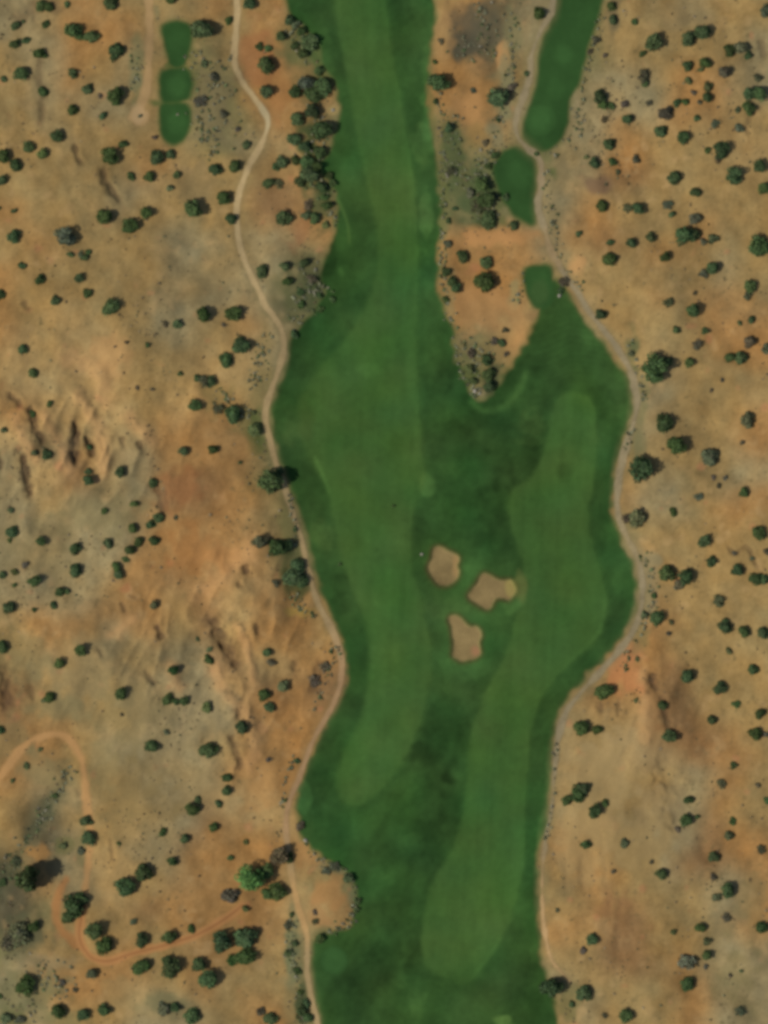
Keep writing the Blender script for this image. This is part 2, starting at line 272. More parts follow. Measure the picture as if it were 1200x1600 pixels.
SOILSPOTS = [ # x, y, rx, ry, colour, strength
 (58,1333,20,12,(164,122,72),.65),(745,50,40,56,(94,86,66),.85),(722,78,20,24,(80,78,62),.7),(765,20,22,40,(104,94,70),.6),(725,75,22,26,(84,78,62),.7),(775,30,22,36,(110,98,70),.6),(772,80,20,16,(105,100,66),.6),(722,205,12,20,(95,92,70),.5),
 (932,288,22,16,(112,88,70),.7),(1020,1190,22,34,(112,98,74),.35),(1062,1245,30,60,(118,104,78),.45),(1140,1440,30,38,(118,108,80),.5),(1185,1530,30,50,(122,110,80),.5),(975,1055,34,36,(178,120,78),.7),(985,1020,18,22,(176,122,84),.5),
 (970,1415,40,40,(146,106,72),.5),(1000,1180,60,60,(160,132,90),.4),(330,1230,40,40,(140,122,86),.4),(300,860,45,50,(152,106,62),.55),(285,760,35,40,(146,98,62),.5),(345,870,30,30,(176,130,82),.5),(165,560,30,30,(182,142,94),.6),(110,700,14,40,(150,128,96),.3),
 (300,290,30,60,(128,112,80),.4),(330,170,42,70,(120,110,78),.55),(340,440,30,50,(126,110,76),.35),(405,90,30,60,(152,104,68),.6),(440,150,28,40,(154,112,70),.6),(440,320,60,60,(132,104,72),.3),(470,360,22,30,(150,98,68),.35),(430,175,22,30,(160,116,72),.5),
 (35,1462,36,30,(88,88,66),.75),(85,1358,24,16,(92,88,68),.6),(15,1372,22,26,(86,86,62),.5),(128,1328,10,24,(100,100,68),.45),(100,1322,16,16,(100,102,62),.5),(20,1590,30,26,(84,92,52),.55),(85,1540,28,16,(128,124,90),.4),(60,1500,60,16,(150,136,104),.4),(200,1560,40,30,(150,132,90),.3),(260,1570,24,18,(116,110,80),.5),  # includes the tall tree's grey cast shadow, painted into the soil
 (455,1490,10,40,(110,112,82),.6),(452,1530,22,18,(140,128,92),.4),(455,1570,16,30,(132,120,84),.4),(472,1570,10,40,(70,80,52),.6),(520,1395,30,40,(166,124,78),.7),(500,1430,20,20,(158,122,80),.6),(480,1340,24,24,(162,122,76),.5),
 (340,620,36,30,(140,126,78),.5),(385,660,20,30,(98,100,60),.6),(400,690,16,24,(90,94,54),.5),(440,770,10,30,(112,108,66),.55),(452,800,10,40,(112,108,68),.6),(462,900,24,34,(58,70,42),.6),(470,955,24,8,(146,128,62),.45),(410,600,18,70,(140,122,80),.5),(472,460,44,40,(92,90,64),.6),(490,425,30,30,(84,86,58),.5),(500,470,24,20,(70,80,50),.5),(430,450,18,20,(110,104,72),.5),
 (462,60,26,36,(118,108,72),.55),(480,85,18,20,(110,106,74),.5),(500,95,16,12,(92,122,66),.5),(520,172,12,8,(150,132,88),.8),(495,140,24,30,(78,82,56),.5),(480,200,20,40,(74,80,52),.45),(478,265,18,50,(62,76,48),.6),(505,320,14,26,(84,90,58),.5),(522,345,12,34,(108,104,66),.5),(536,385,8,24,(96,104,66),.5),(522,410,14,24,(52,72,40),.6),
 (800,60,14,60,(120,110,76),.6),(795,130,12,30,(122,112,84),.5),(770,195,16,30,(116,108,80),.5),(755,260,30,36,(98,104,72),.6),(748,310,34,28,(84,96,66),.65),(705,235,16,50,(82,92,62),.6),(700,300,18,40,(112,112,74),.55),(692,350,12,50,(128,122,82),.5),(815,345,20,14,(88,96,62),.5),(740,170,40,26,(162,122,76),.6),(745,205,24,22,(156,126,76),.5),(785,90,12,22,(178,134,84),.6),(720,30,20,40,(164,122,78),.4),
 (780,370,70,16,(172,124,78),.6),(760,480,50,40,(166,124,80),.4),(722,540,24,20,(120,112,80),.5),(770,550,30,24,(120,110,74),.5),(735,585,20,24,(82,96,56),.6),(766,590,12,36,(52,66,48),.7),(744,614,14,10,(146,134,102),.7),(805,450,10,26,(138,132,92),.6),(800,600,18,22,(52,80,44),.6),(835,490,16,14,(128,104,70),.7),(885,415,14,24,(134,122,88),.5),(905,415,14,18,(178,138,92),.8),
 (978,860,14,18,(150,134,98),.5),(1012,880,18,30,(140,126,92),.6),(1010,930,14,26,(128,116,82),.5),(1000,990,14,26,(118,112,72),.5),(985,560,10,40,(92,100,68),.6),(1003,620,9,40,(110,112,76),.5),(988,690,12,30,(100,104,72),.5),(868,290,18,70,(124,112,82),.5),(865,350,16,30,(138,124,88),.4),(925,70,20,46,(116,108,74),.5),(915,140,14,40,(122,112,78),.5),(910,200,16,40,(132,120,86),.4),
 (888,1570,16,30,(94,100,64),.5),(960,30,12,40,(88,84,66),.6),(1050,30,40,18,(136,118,84),.5),(70,10,26,14,(118,98,70),.6),(215,110,10,50,(98,104,72),.5),(212,125,12,18,(110,112,86),.4),(245,20,8,20,(112,116,88),.4),
 (785,1598,18,12,(150,134,90),.0)]
SOILSPOTS += [(748,45,44,62,(86,82,66),.7),(728,75,26,30,(78,76,62),.6),(702,230,26,60,(84,94,62),.6),(735,300,34,44,(78,90,58),.6),(784,160,24,50,(112,112,82),.55),(692,360,12,60,(104,106,70),.5),(485,230,26,60,(62,80,48),.6),(478,120,30,40,(92,92,60),.5),(480,70,26,40,(88,98,60),.55),(500,300,20,40,(72,84,52),.6),(480,450,34,34,(82,86,58),.6),(40,1560,70,40,(104,106,74),.55),(40,1470,50,36,(86,88,66),.5),(100,1590,60,16,(112,110,76),.5),(260,1570,34,24,(116,112,80),.5),(940,1220,60,90,(160,140,102),.6),(905,1330,40,70,(162,138,98),.45),(1010,1290,40,70,(152,132,96),.5),(402,1235,30,44,(170,132,84),.6),(400,1140,20,30,(162,130,88),.5),(330,1110,50,50,(138,126,96),.5),(250,1130,60,60,(140,126,94),.5),(120,1060,70,50,(140,126,92),.5),(210,1270,50,60,(142,124,86),.45),(275,105,24,8,(84,98,54),.8),(274,160,28,7,(60,88,44),.9),(303,110,8,60,(96,100,62),.5),(735,170,40,30,(178,136,88),.6),(740,100,24,20,(176,134,86),.5),(785,85,10,24,(182,140,92),.7),(693,70,14,50,(168,132,86),.5),(780,372,66,16,(178,134,86),.6),(745,480,40,34,(172,132,86),.5),(812,525,12,40,(176,136,88),.5),(682,230,8,90,(140,126,86),.5),(702,480,8,50,(132,122,84),.5),(790,150,14,60,(126,124,92),.6),(775,205,16,30,(128,124,94),.6),(800,50,16,40,(120,116,84),.5),(757,300,14,46,(54,64,46),.7),(766,340,14,14,(50,64,44),.7),(704,212,14,20,(78,88,60),.6),(456,1490,14,60,(104,110,80),.7),(474,1575,10,40,(62,74,48),.7),(530,1355,34,12,(112,114,84),.7),(552,1395,10,30,(112,112,82),.6),(505,1458,26,10,(104,104,70),.6),(330,180,40,60,(124,112,82),.5),(486,465,26,24,(92,90,68),.6),(990,560,8,50,(84,96,64),.6),(1000,700,10,40,(110,108,78),.6),(1015,905,18,50,(134,124,94),.6),(70,1205,46,30,(126,116,82),.6),(85,1105,50,26,(126,116,82),.6),(20,1150,30,40,(128,114,78),.5),(160,1190,26,50,(128,118,84),.5),(200,1120,60,60,(132,118,80),.4),(200,1240,60,60,(138,118,76),.4),(150,810,60,40,(128,118,84),.6),(60,860,60,60,(126,116,82),.4),(50,1020,50,50,(126,116,80),.4),  # includes the spit's dark scrub and diagonal shadow, painted into the soil
 (940,1230,60,70,(152,130,88),.6),(930,1330,50,70,(156,130,86),.5),(1010,1330,40,60,(146,124,82),.5),(1150,1520,50,60,(128,118,80),.5),(1180,1420,30,60,(126,116,80),.4),
 (803,298,44,56,(72,92,50),.75),(842,246,18,14,(90,98,60),.5),(760,300,30,44,(70,86,54),.55),(708,245,16,50,(78,92,58),.4),(872,455,14,26,(74,92,48),.7),(885,470,14,14,(84,96,54),.5),
 (505,110,16,26,(70,88,48),.6),(488,215,26,40,(58,74,44),.7),(484,280,22,40,(56,76,46),.7),(512,300,12,24,(70,86,52),.6),(505,340,22,30,(92,92,58),.5),(525,395,16,30,(54,76,42),.7),(500,455,26,30,(66,80,48),.6),(455,60,26,34,(98,100,64),.5),(492,66,14,24,(66,90,48),.6),(462,475,18,30,(88,92,60),.5),(405,665,18,30,(74,90,50),.7),(460,905,24,36,(50,66,38),.6),(472,860,12,40,(84,90,54),.5),(736,585,20,28,(72,92,50),.5),(690,300,10,80,(100,104,62),.5),(672,170,8,70,(108,108,62),.5)]
for x, y, rx, ry, c, s in SOILSPOTS:
    c = tuple(np.array(c) * np.array([.975, .975, .95])); soil = mix(soil, c, spot(x, y, rx, ry, s, .3))
# ruts and little rills in the soil
rill = np.clip(np.abs(noise(3.5, 22, math.radians(14), seed=49)) * -1 + 0.16, 0, .16) / .16
soil *= (1 - 0.10 * rill * np.clip(rough_map, 0, .8) * away2)[..., None]

# grass
gn = 1 + 0.045 * noise(2.5, seed=51) + 0.06 * noise(9, seed=52) + 0.06 * noise(30, 45, 0.2, seed=53) + .02 * n2
rough = lin((48,77,37)) * gn[..., None]
GRASS_SPOTS = [ # x, y, rx, ry, brightness, warmth
 (690,500,30,90,-.22,0),(682,620,22,90,-.15,0),(745,655,55,40,-.25,0),(720,700,40,40,-.12,0),(825,715,45,40,-.22,0),(790,830,34,90,-.25,0),(740,800,60,40,-.10,0),(765,785,30,30,-.15,0),(945,640,24,70,-.05,0),(955,850,20,130,-.10,0),(935,1010,50,40,-.08,0),
 (690,1150,45,70,-.28,0),(660,1220,40,60,-.15,0),(660,1330,50,80,-.12,0),(705,1260,18,60,-.2,0),(520,850,26,40,-.20,0),(528,910,26,24,-.22,0),(490,770,26,45,-.2,0),(480,550,50,34,-.10,0),(525,1000,18,90,-.16,0),(540,1110,40,40,-.12,0),(500,1200,30,60,-.2,0),(545,1310,60,50,-.1,0),(630,1440,40,80,-.2,0),(590,1500,50,60,-.15,0),(560,1570,70,40,-.15,0),(520,440,24,60,-.16,0),(560,330,20,70,-.10,0),(800,600,30,30,-.12,0),(900,540,60,60,-.10,0),(840,560,40,40,-.12,0),(850,1180,12,80,-.05,0),(840,1100,12,60,-.18,0),(640,1120,20,60,-.1,0),(810,1520,60,60,-.06,0),(700,1570,60,40,.05,.1),(655,1500,20,60,-.15,0),
 (700,40,0.1,0.1,0,0),(667,752,16,20,.55,.5),(500,838,26,22,.35,.8),(470,650,26,34,.10,.7),(665,345,10,44,.5,.6),(657,228,20,30,.25,1.0),(672,150,14,60,.35,.5),(655,60,20,90,.12,.1),(832,662,24,18,.2,.9),(838,690,30,8,.18,.5),(700,735,24,20,.15,.2),(650,850,14,30,-.1,0),(785,1598,20,12,.9,1.2),(650,1570,16,36,.28,.3),(625,1535,14,24,.2,.2),(640,1310,24,14,.15,.3),(640,1240,16,18,.2,.1),(607,1370,16,20,.15,.2),
 (844,1320,9,44,.5,.1),(835,1460,10,60,.2,.1),(858,1240,8,50,.25,.0),(965,860,8,60,.15,0),(972,640,10,60,.18,0),(505,120,14,30,.2,.1),(495,70,16,24,.2,.2),(500,270,12,24,.3,.3),(745,930,0.1,0.1,0,0),(740,990,60,60,.08,0),(735,880,24,40,.16,.2),(730,1040,40,16,.2,.1),(700,945,30,20,.12,.4),(812,930,16,26,.35,.5),(800,945,26,14,.3,.4),(475,1240,10,22,.55,.1),(475,1290,14,26,.1,.4),(820,290,24,30,.15,.2),
 (516,390,20,56,-.38,0),(512,330,14,20,-.1,0),(532,420,10,14,.55,.5),(590,640,50,60,.03,0),(545,60,14,60,-.06,0)]
gb = np.zeros((H, W)); gw = np.zeros((H, W))
for x, y, rx, ry, b, w in GRASS_SPOTS:
    if rx < 1: continue
    q = spot(x, y, rx, ry, 1.0, .35); gb += q * b; gw = np.maximum(gw, q * w * .5)
gb = np.where(gb < 0, gb * .74, gb) + .05 * noise(14, seed=63) + .05 * noise(6, 12, .3, seed=64)
# raised rim of lighter grass round the foot of the sandy spit
d_r, _ = line_dist([(738,628),(752,640),(775,640),(797,628),(812,606),(822,585)], 30)
gb += np.where(d_r < 1e5, np.exp(-(d_r / 6) ** 2), 0) * .5; gw = np.maximum(gw, np.where(d_r < 1e5, np.exp(-(d_r / 6) ** 2), 0) * .3)
d_a, _ = line_dist([(508,278),(522,302),(534,325),(543,350),(546,378)], 20); arc = np.where(d_a < 1e5, np.exp(-(d_a / 2.6) ** 2), 0)
gb += arc * .4; gw = np.maximum(gw, arc * .5)
rough = rough * np.clip(1 + gb, .45, 2.2)[..., None]
fair = lin((60,90,43)) * (gn * 0.6 + 0.4)[..., None] * (1 + 0.02 * noise(2, 60, 0.05, seed=54))[..., None]
fdark = spot(882,737,16,18,-.25,.1) + spot(600,640,90,160,-.05) + spot(580,790,60,30,-.05) + spot(640,80,26,120,.03) + spot(567,1180,40,60,.10) + spot(895,690,34,70,.10) + spot(720,1450,50,70,.05) + spot(600,880,60,90,.07) + spot(600,1000,40,90,.06) + spot(580,576,20,14,.22) + spot(575,585,8,8,.1) + spot(570,340,18,60,-.06)+ spot(625,430,40,120,-.02) + spot(665,752,12,16,.30) + spot(810,1340,16,50,.10) + spot(850,900,60,60,-.02) + spot(475,640,20,40,-.15)
for pts, w, a in [([(530,55),(545,140),(556,200),(572,275),(583,330)],5,.09),([(602,0),(620,110),(634,200),(648,300),(650,360)],4,.12),([(492,715),(503,740),(513,768)],3.5,.45),([(640,560),(648,640),(655,720)],9,.12),([(543,1255),(570,1256),(600,1228)],4,.12),([(818,1410),(790,1458),(742,1530)],5,.2),([(663,1450),(668,1495),(690,1522)],8,.12),([(820,1240),(822,1300),(819,1360)],5,.14),([(945,930),(940,980),(900,1025),(865,1062)],4,.14),([(890,614),(915,620),(930,650),(932,700)],6,.1)]:
    d, t = line_dist(pts, w * 3.5); fdark += np.where(d < 1e5, np.exp(-(d / w) ** 2), 0) * a
fair = fair * np.clip(1 + fdark, .5, 2)[..., None]
warm = np.clip(gw, 0, 1)[..., None]
rough = rough * (1 + warm * np.array([.55, .18, .15])); fair = fair * (1 + np.clip(spot(470,640,24,40,.5) + spot(665,752,14,18,.3), 0, 1)[..., None] * np.array([.4, .05, .05]))
tee_c = lin((45,74,37)) * (gn * .5 + .5)[..., None]
discs = spot(275,65,17,20,.18,.05) + spot(277,135,18,18,.25,.05) + spot(276,192,16,20,.22,.05) + spot(845,188,21,21,.42,.05) + spot(880,84,16,18,.28,.05) + spot(868,140,16,20,.15,.05) + spot(812,275,24,28,.22,.1) + spot(842,445,20,28,.18,.1) + spot(523,1500,23,23,.5,.05)
ring = np.exp(-((np.hypot(XX - 845, YY - 188) - 22) / 2.5) ** 2) * .12
tee_c = tee_c * (1 + discs + ring)[..., None]
br = spot(840,458,16,22,.55,.2); tee_c = tee_c * (1 + br[..., None] * np.array([.5, .08, .2]))
mf = m_fair * (1 - .55 * smooth(YY + n6 * 6, 1470, 1545) * (XX > 640)) * (1 - .35 * (1 - smooth(XX + n20 * 8, 470, 530)) * (YY > 480) * (YY < 720))
turf = rough * (1 - mf[..., None]) + fair * mf[..., None]
mow = np.sin((YY - 0.25 * np.abs(XX - 890) + 4 * noise(30, seed=56)) * 2 * math.pi / 9) * .045 * spot(885, 545, 75, 60, 1, .1) + np.sin((XX - .12 * YY + 3 * noise(40, seed=57)) * 2 * math.pi / 26) * .022 * m_fair
turf = turf * (1 + mow)[..., None] * np.stack([1 + .05 * noise(16, seed=58) + .05 * noise(45, seed=59), 1 + .012 * n20, 1 - .03 * n20], -1)
turf = turf * (1 - m_tee[..., None]) + tee_c * m_tee[..., None]
# dry fringe between turf and soil
wide = blur(green, 5.5); fringe = np.clip(1 - np.abs(wide - 0.42) * 2.6, 0, 1) * (0.55 + .25 * n6)
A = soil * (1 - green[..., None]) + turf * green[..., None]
A = mix(A, (98,100,60), np.clip(fringe, 0, .7) * .62)
# paths
def path_col(c1, d, w): return lin(c1) * (1 + .035 * n2 + .05 * n6 + .05 * n20)[..., None] * (1 - .10 * np.exp(-((d - w * .55) / (w * .25)) ** 2) * 0 )[..., None]
shoulder = np.where(d_pl < 1e5, np.exp(-(d_pl / 8.5) ** 2), 0) * .35 + np.where(d_pr < 1e5, np.exp(-(d_pr / 10) ** 2), 0) * .45
A = mix(A, (124,112,76), np.clip(shoulder * (1 - .3 * n6), 0, .8))
top = 1 - smooth(YY, 420, 620); low = smooth(YY, 950, 1060) * (1 - smooth(YY, 1280, 1360)); sand = smooth(YY, 1330, 1400) * (1 - smooth(YY, 1440, 1500))
pl = lin((150,130,93)) * (1 - top - low - sand)[..., None] + lin((168,147,107)) * top[..., None] + lin((150,122,88)) * low[..., None] + lin((170,138,92)) * sand[..., None]
pl = pl * (1 + .03 * n2 + .04 * n6 + .04 * n20)[..., None]
bright = 1 - smooth(np.hypot((XX - 415) / 14, (YY - 180) / 30), .5, 1.2); pl = mix(pl, (172,158,122), bright * .7)
A = A * (1 - m_pl[..., None]) + pl * m_pl[..., None]
tp = 1 - smooth(YY, 330, 440); md = smooth(YY, 520, 560) * (1 - smooth(YY, 1150, 1250)); lowr = smooth(YY, 1300, 1400)
pr = lin((134,122,94)) * (1 - lowr)[..., None] + lin((166,137,97)) * lowr[..., None]
pr = mix(pr, (124,108,82), spot(845,275,20,40,.6)); pr = mix(pr, (156,132,94), spot(860,385,24,40,.7)); pr = mix(pr, (150,134,98), spot(985,850,24,40,.5))
pr = pr * (1 + .04 * n2 + .06 * n6 + .04 * n20)[..., None]
fade = m_pr * (1 - .12 * smooth(YY, 1150, 1250))
A = A * (1 - fade[..., None]) + pr * fade[..., None]
A = mix(A, np.broadcast_to(lin((168,138,96)), A.shape) * (1 + .03 * n6 + .03 * n20)[..., None], m_tt * .75)
A = mix(A, (186,158,116), spot(217,180,12,14,.55,.2))
A = mix(A, np.broadcast_to(lin((168,130,84)), A.shape) * (1 + .03 * n6)[..., None], m_ta * .95 * (1 - smooth(t_ta, .62, .72) * .1))
A = mix(A, (158,112,68), m_ts * .8)
rut = np.where(d_th < 1e5, np.exp(-(d_th / 1.9) ** 2), 0)
A = mix(A, (164,120,75), m_th * .95); A = mix(A, (124,82,52), rut * .6)
# bunkers: sand, and the reddish lip darkened with painted rim shade
sandc = lin((125,108,72)) * (1 + .035 * n2 + .09 * noise(7, seed=55))[..., None]
sandc = mix(sandc, (150,138,78), spot(797,920,9,14,.6,.2)); sandc = mix(sandc, (158,112,82), spot(744,1018,10,10,.6,.2)); sandc = mix(sandc, (152,124,80), spot(712,885,7,22,.6,.2))
A = mix(A, (70,60,34), np.clip(lipm * 2.6, 0, .75))
A = A * (1 - m_bunker[..., None]) + sandc * m_bunker[..., None]
A = mix(A, (116,112,62), spot(812,918,10,22,.35,.2))
A = np.clip(A / K, 0.004, .85)

def Z(px, py): return float(sample(height, np.array([px], float), np.array([py], float))[0])

# ------------------------------------------------------------------ materials
def nodes_of(name):
    m = bpy.data.materials.new(name); m.use_nodes = True
    nt = m.node_tree; b = nt.nodes['Principled BSDF']; b.inputs['Roughness'].default_value = 1.0
    b.inputs['Specular IOR Level'].default_value = 0.05
    return m, nt, b
def ground_material(name, scale, amount, bump, dist):
    m, nt, b = nodes_of(name); N = nt.nodes.new; Lk = nt.links.new
    at = N('ShaderNodeAttribute'); at.attribute_name = 'Col'
    tc = N('ShaderNodeTexCoord'); no = N('ShaderNodeTexNoise'); no.inputs['Scale'].default_value = scale; no.inputs['Detail'].default_value = 6; no.inputs['Roughness'].default_value = .7
    Lk(tc.outputs['Object'], no.inputs['Vector'])
    mr = N('ShaderNodeMapRange'); mr.inputs['From Min'].default_value = .3; mr.inputs['From Max'].default_value = .7; mr.inputs['To Min'].default_value = 1 - amount; mr.inputs['To Max'].default_value = 1 + amount
    Lk(no.outputs['Fac'], mr.inputs['Value'])
    mx = N('ShaderNodeVectorMath'); mx.operation = 'SCALE'; Lk(at.outputs['Color'], mx.inputs[0]); Lk(mr.outputs['Result'], mx.inputs['Scale'])
    Lk(mx.outputs['Vector'], b.inputs['Base Color'])
    bp = N('ShaderNodeBump'); bp.inputs['Strength'].default_value = bump; bp.inputs['Distance'].default_value = dist
    Lk(no.outputs['Fac'], bp.inputs['Height']); Lk(bp.outputs['Normal'], b.inputs['Normal'])
    return m
M_soil = ground_material('desert_soil', .9, .08, .15, .12)
M_turf = ground_material('mown_turf', 1.6, .06, .2, .10)
M_path = ground_material('packed_dirt', 1.2, .06, .2, .10)
M_sand = ground_material('bunker_sand', 1.4, .05, .2, .15)
def leaf_material(name, spread, trans=.15):
    m, nt, b = nodes_of(name); N = nt.nodes.new; Lk = nt.links.new
    oi = N('ShaderNodeObjectInfo'); tc = N('ShaderNodeTexCoord'); no = N('ShaderNodeTexNoise'); no.inputs['Scale'].default_value = 3.2; no.inputs['Detail'].default_value = 4
    Lk(tc.outputs['Object'], no.inputs['Vector'])
    at = N('ShaderNodeAttribute'); at.attribute_name = 'Col'
    mr = N('ShaderNodeMapRange'); mr.inputs['From Min'].default_value = .3; mr.inputs['From Max'].default_value = .7; mr.inputs['To Min'].default_value = 1 - spread; mr.inputs['To Max'].default_value = 1 + spread
    Lk(no.outputs['Fac'], mr.inputs['Value'])
    a = N('ShaderNodeVectorMath'); a.operation = 'MULTIPLY'; Lk(oi.outputs['Color'], a.inputs[0]); Lk(at.outputs['Color'], a.inputs[1])
    s = N('ShaderNodeVectorMath'); s.operation = 'SCALE'; Lk(a.outputs['Vector'], s.inputs[0]); Lk(mr.outputs['Result'], s.inputs['Scale'])
    Lk(s.outputs['Vector'], b.inputs['Base Color'])
    return m
M_leaf = leaf_material('juniper_foliage', .35)
def vert_material(name):
    m, nt, b = nodes_of(name); at = nt.nodes.new('ShaderNodeAttribute'); at.attribute_name = 'Col'
    no = nt.nodes.new('ShaderNodeTexNoise'); no.inputs['Scale'].default_value = 5
    mr = nt.nodes.new('ShaderNodeMapRange'); mr.inputs['To Min'].default_value = .7; mr.inputs['To Max'].default_value = 1.3
    s = nt.nodes.new('ShaderNodeVectorMath'); s.operation = 'SCALE'
    nt.links.new(no.outputs['Fac'], mr.inputs['Value']); nt.links.new(at.outputs['Color'], s.inputs[0]); nt.links.new(mr.outputs['Result'], s.inputs['Scale'])
    nt.links.new(s.outputs['Vector'], b.inputs['Base Color']); return m
M_scrub = vert_material('dry_scrub')
def noisy(name, c1, c2, scale):
    m, nt, b = nodes_of(name); no = nt.nodes.new('ShaderNodeTexNoise'); no.inputs['Scale'].default_value = scale; no.inputs['Detail'].default_value = 5
    r = nt.nodes.new('ShaderNodeValToRGB'); r.color_ramp.elements[0].color = (*c1, 1); r.color_ramp.elements[1].color = (*c2, 1); r.color_ramp.elements[0].position = .35; r.color_ramp.elements[1].position = .65
    nt.links.new(no.outputs['Fac'], r.inputs['Fac']); nt.links.new(r.outputs['Color'], b.inputs['Base Color']); return m
M_bark = noisy('shaggy_bark', (.08, .055, .04), (.17, .13, .10), 9)
M_rock = noisy('pale_rock', (.20, .18, .13), (.34, .31, .24), 3)

# ------------------------------------------------------------------ mesh helpers
def mesh_from(name, co, faces_flat, sizes, mat, cols=None, smooth_faces=False):
    me = bpy.data.meshes.new(name); co = np.asarray(co, np.float32)
    me.vertices.add(len(co)); me.vertices.foreach_set('co', co.ravel())
    me.loops.add(len(faces_flat)); me.loops.foreach_set('vertex_index', np.asarray(faces_flat, np.int32))
    sizes = np.asarray(sizes, np.int32); me.polygons.add(len(sizes))
    me.polygons.foreach_set('loop_start', np.concatenate([[0], np.cumsum(sizes)[:-1]]).astype(np.int32))
    me.polygons.foreach_set('loop_total', sizes)
    if smooth_faces: me.polygons.foreach_set('use_smooth', np.ones(len(sizes), bool))
    me.update(calc_edges=True)
    if cols is not None:
        at = me.color_attributes.new('Col', 'FLOAT_COLOR', 'POINT')
        c4 = np.ones((len(co), 4), np.float32); c4[:, :3] = cols; at.data.foreach_set('color', c4.ravel())
    me.materials.append(mat); me.validate(); return me
def link(name, me, parent=None):
    o = bpy.data.objects.new(name, me); col.objects.link(o)
    if parent: o.parent = parent
    return o
def tag(o, label=None, cat=None, group=None, kind=None):
    if label: o['label'] = label
    if cat: o['category'] = cat
    if group: o['group'] = group
    if kind: o['kind'] = kind
    return o

# ------------------------------------------------------------------ ground, one sheet out past the horizon
STEP = 2.0
gx = np.arange(X0, X1 - 1, STEP); gy = np.arange(Y0, Y1 - 1, STEP)
def outer(a, sgn):
    o = []; d = 3.0; p = a
    while abs(p - a) < 40000: p += sgn * d; d *= 1.28; o.append(p)
    return o
ux = np.array(outer(gx[0], -1)[::-1] + list(gx) + outer(gx[-1], 1)); uy = np.array(outer(gy[0], -1)[::-1] + list(gy) + outer(gy[-1], 1))
VX, VY = np.meshgrid(ux, uy)
def level(vx, vy):
    h = sample(height, vx, vy)
    out = np.maximum(np.maximum(X0 - vx, vx - X1), np.maximum(Y0 - vy, vy - Y1))
    return h * (1 - smooth(out + 60, 0, 60))
def dirt(vx, vy):
    c = sample(A, vx, vy)
    out = smooth(np.maximum(np.maximum(X0 - vx, vx - X1), np.maximum(Y0 - vy, vy - Y1)) + 90, 0, 80)[..., None]
    return c * (1 - out) + alb((152,121,79)) * out
def grid_faces(nx, ny):
    j, i = np.mgrid[0:ny - 1, 0:nx - 1]; a = (j * nx + i).ravel()
    return np.stack([a + nx, a + nx + 1, a + 1, a], -1)
wxy = np.stack([(VX - 600) * S, (800 - VY) * S, level(VX, VY)], -1).reshape(-1, 3)
f = grid_faces(len(ux), len(uy))
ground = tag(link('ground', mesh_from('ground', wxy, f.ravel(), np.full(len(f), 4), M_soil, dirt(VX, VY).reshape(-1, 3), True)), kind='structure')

def sheet(name, mask, lift, mat, level_at=0.5, exclude=None):
    """a sheet over the ground where mask > level, its border drawn onto the mask's edge"""
    GX, GY = np.meshgrid(gx, gy); mv = sample(mask, GX, GY)
    cell = np.maximum.reduce([mv[:-1, :-1], mv[1:, :-1], mv[:-1, 1:], mv[1:, 1:]]) > level_at
    if not cell.any(): return None
    nx = len(gx); jj, ii = np.nonzero(cell); a = jj * nx + ii
    fc = np.stack([a + nx, a + nx + 1, a + 1, a], -1)
    used, inv = np.unique(fc.ravel(), return_inverse=True)
    px, py = GX.ravel()[used].copy(), GY.ravel()[used].copy(); m0 = mv.ravel()[used]
    k = m0 < level_at
    for _ in range(3):
        e = .5; mm = sample(mask, px, py)
        dx = (sample(mask, px + e, py) - sample(mask, px - e, py)) / (2 * e); dy = (sample(mask, px, py + e) - sample(mask, px, py - e)) / (2 * e)
        g2 = dx * dx + dy * dy + 1e-3; stp = np.where(k, np.clip((level_at - mm) / g2, -40, 40), 0)
        sx, sy = dx * stp, dy * stp; ln = np.hypot(sx, sy) + 1e-9; sc = np.minimum(1, .75 / ln)
        px += sx * sc; py += sy * sc
    co = np.stack([(px - 600) * S, (800 - py) * S, level(px, py) + lift], -1)
    me = mesh_from(name, co, inv, np.full(len(fc), 4), mat, sample(A, px, py), True)
    return link(name, me)
tag(sheet('rough_grass', m_grass, .05, M_turf), kind='structure')
tag(sheet('fairway', m_fl, .10, M_turf), kind='structure')
tag(sheet('fairway', m_fr, .10, M_turf), kind='structure')
tag(sheet('cart_path', m_pl, .13, M_path), kind='structure')
tag(sheet('cart_path', m_pr, .13, M_path), kind='structure')
tag(sheet('dirt_track', m_tt, .06, M_path), kind='structure')
tag(sheet('dirt_trail', np.maximum(m_ta, m_th), .06, M_path), kind='structure')
for (lab, p), m in zip(TEES, m_tees): tag(sheet('grass_tee', m, .09, M_turf), lab, 'tee', 'mown grass tees')
for (lab, p), m in zip(BUNKERS, m_bunk): tag(sheet('sand_bunker', m, .09, M_sand), lab, 'bunker', 'sand bunkers between the fairways')

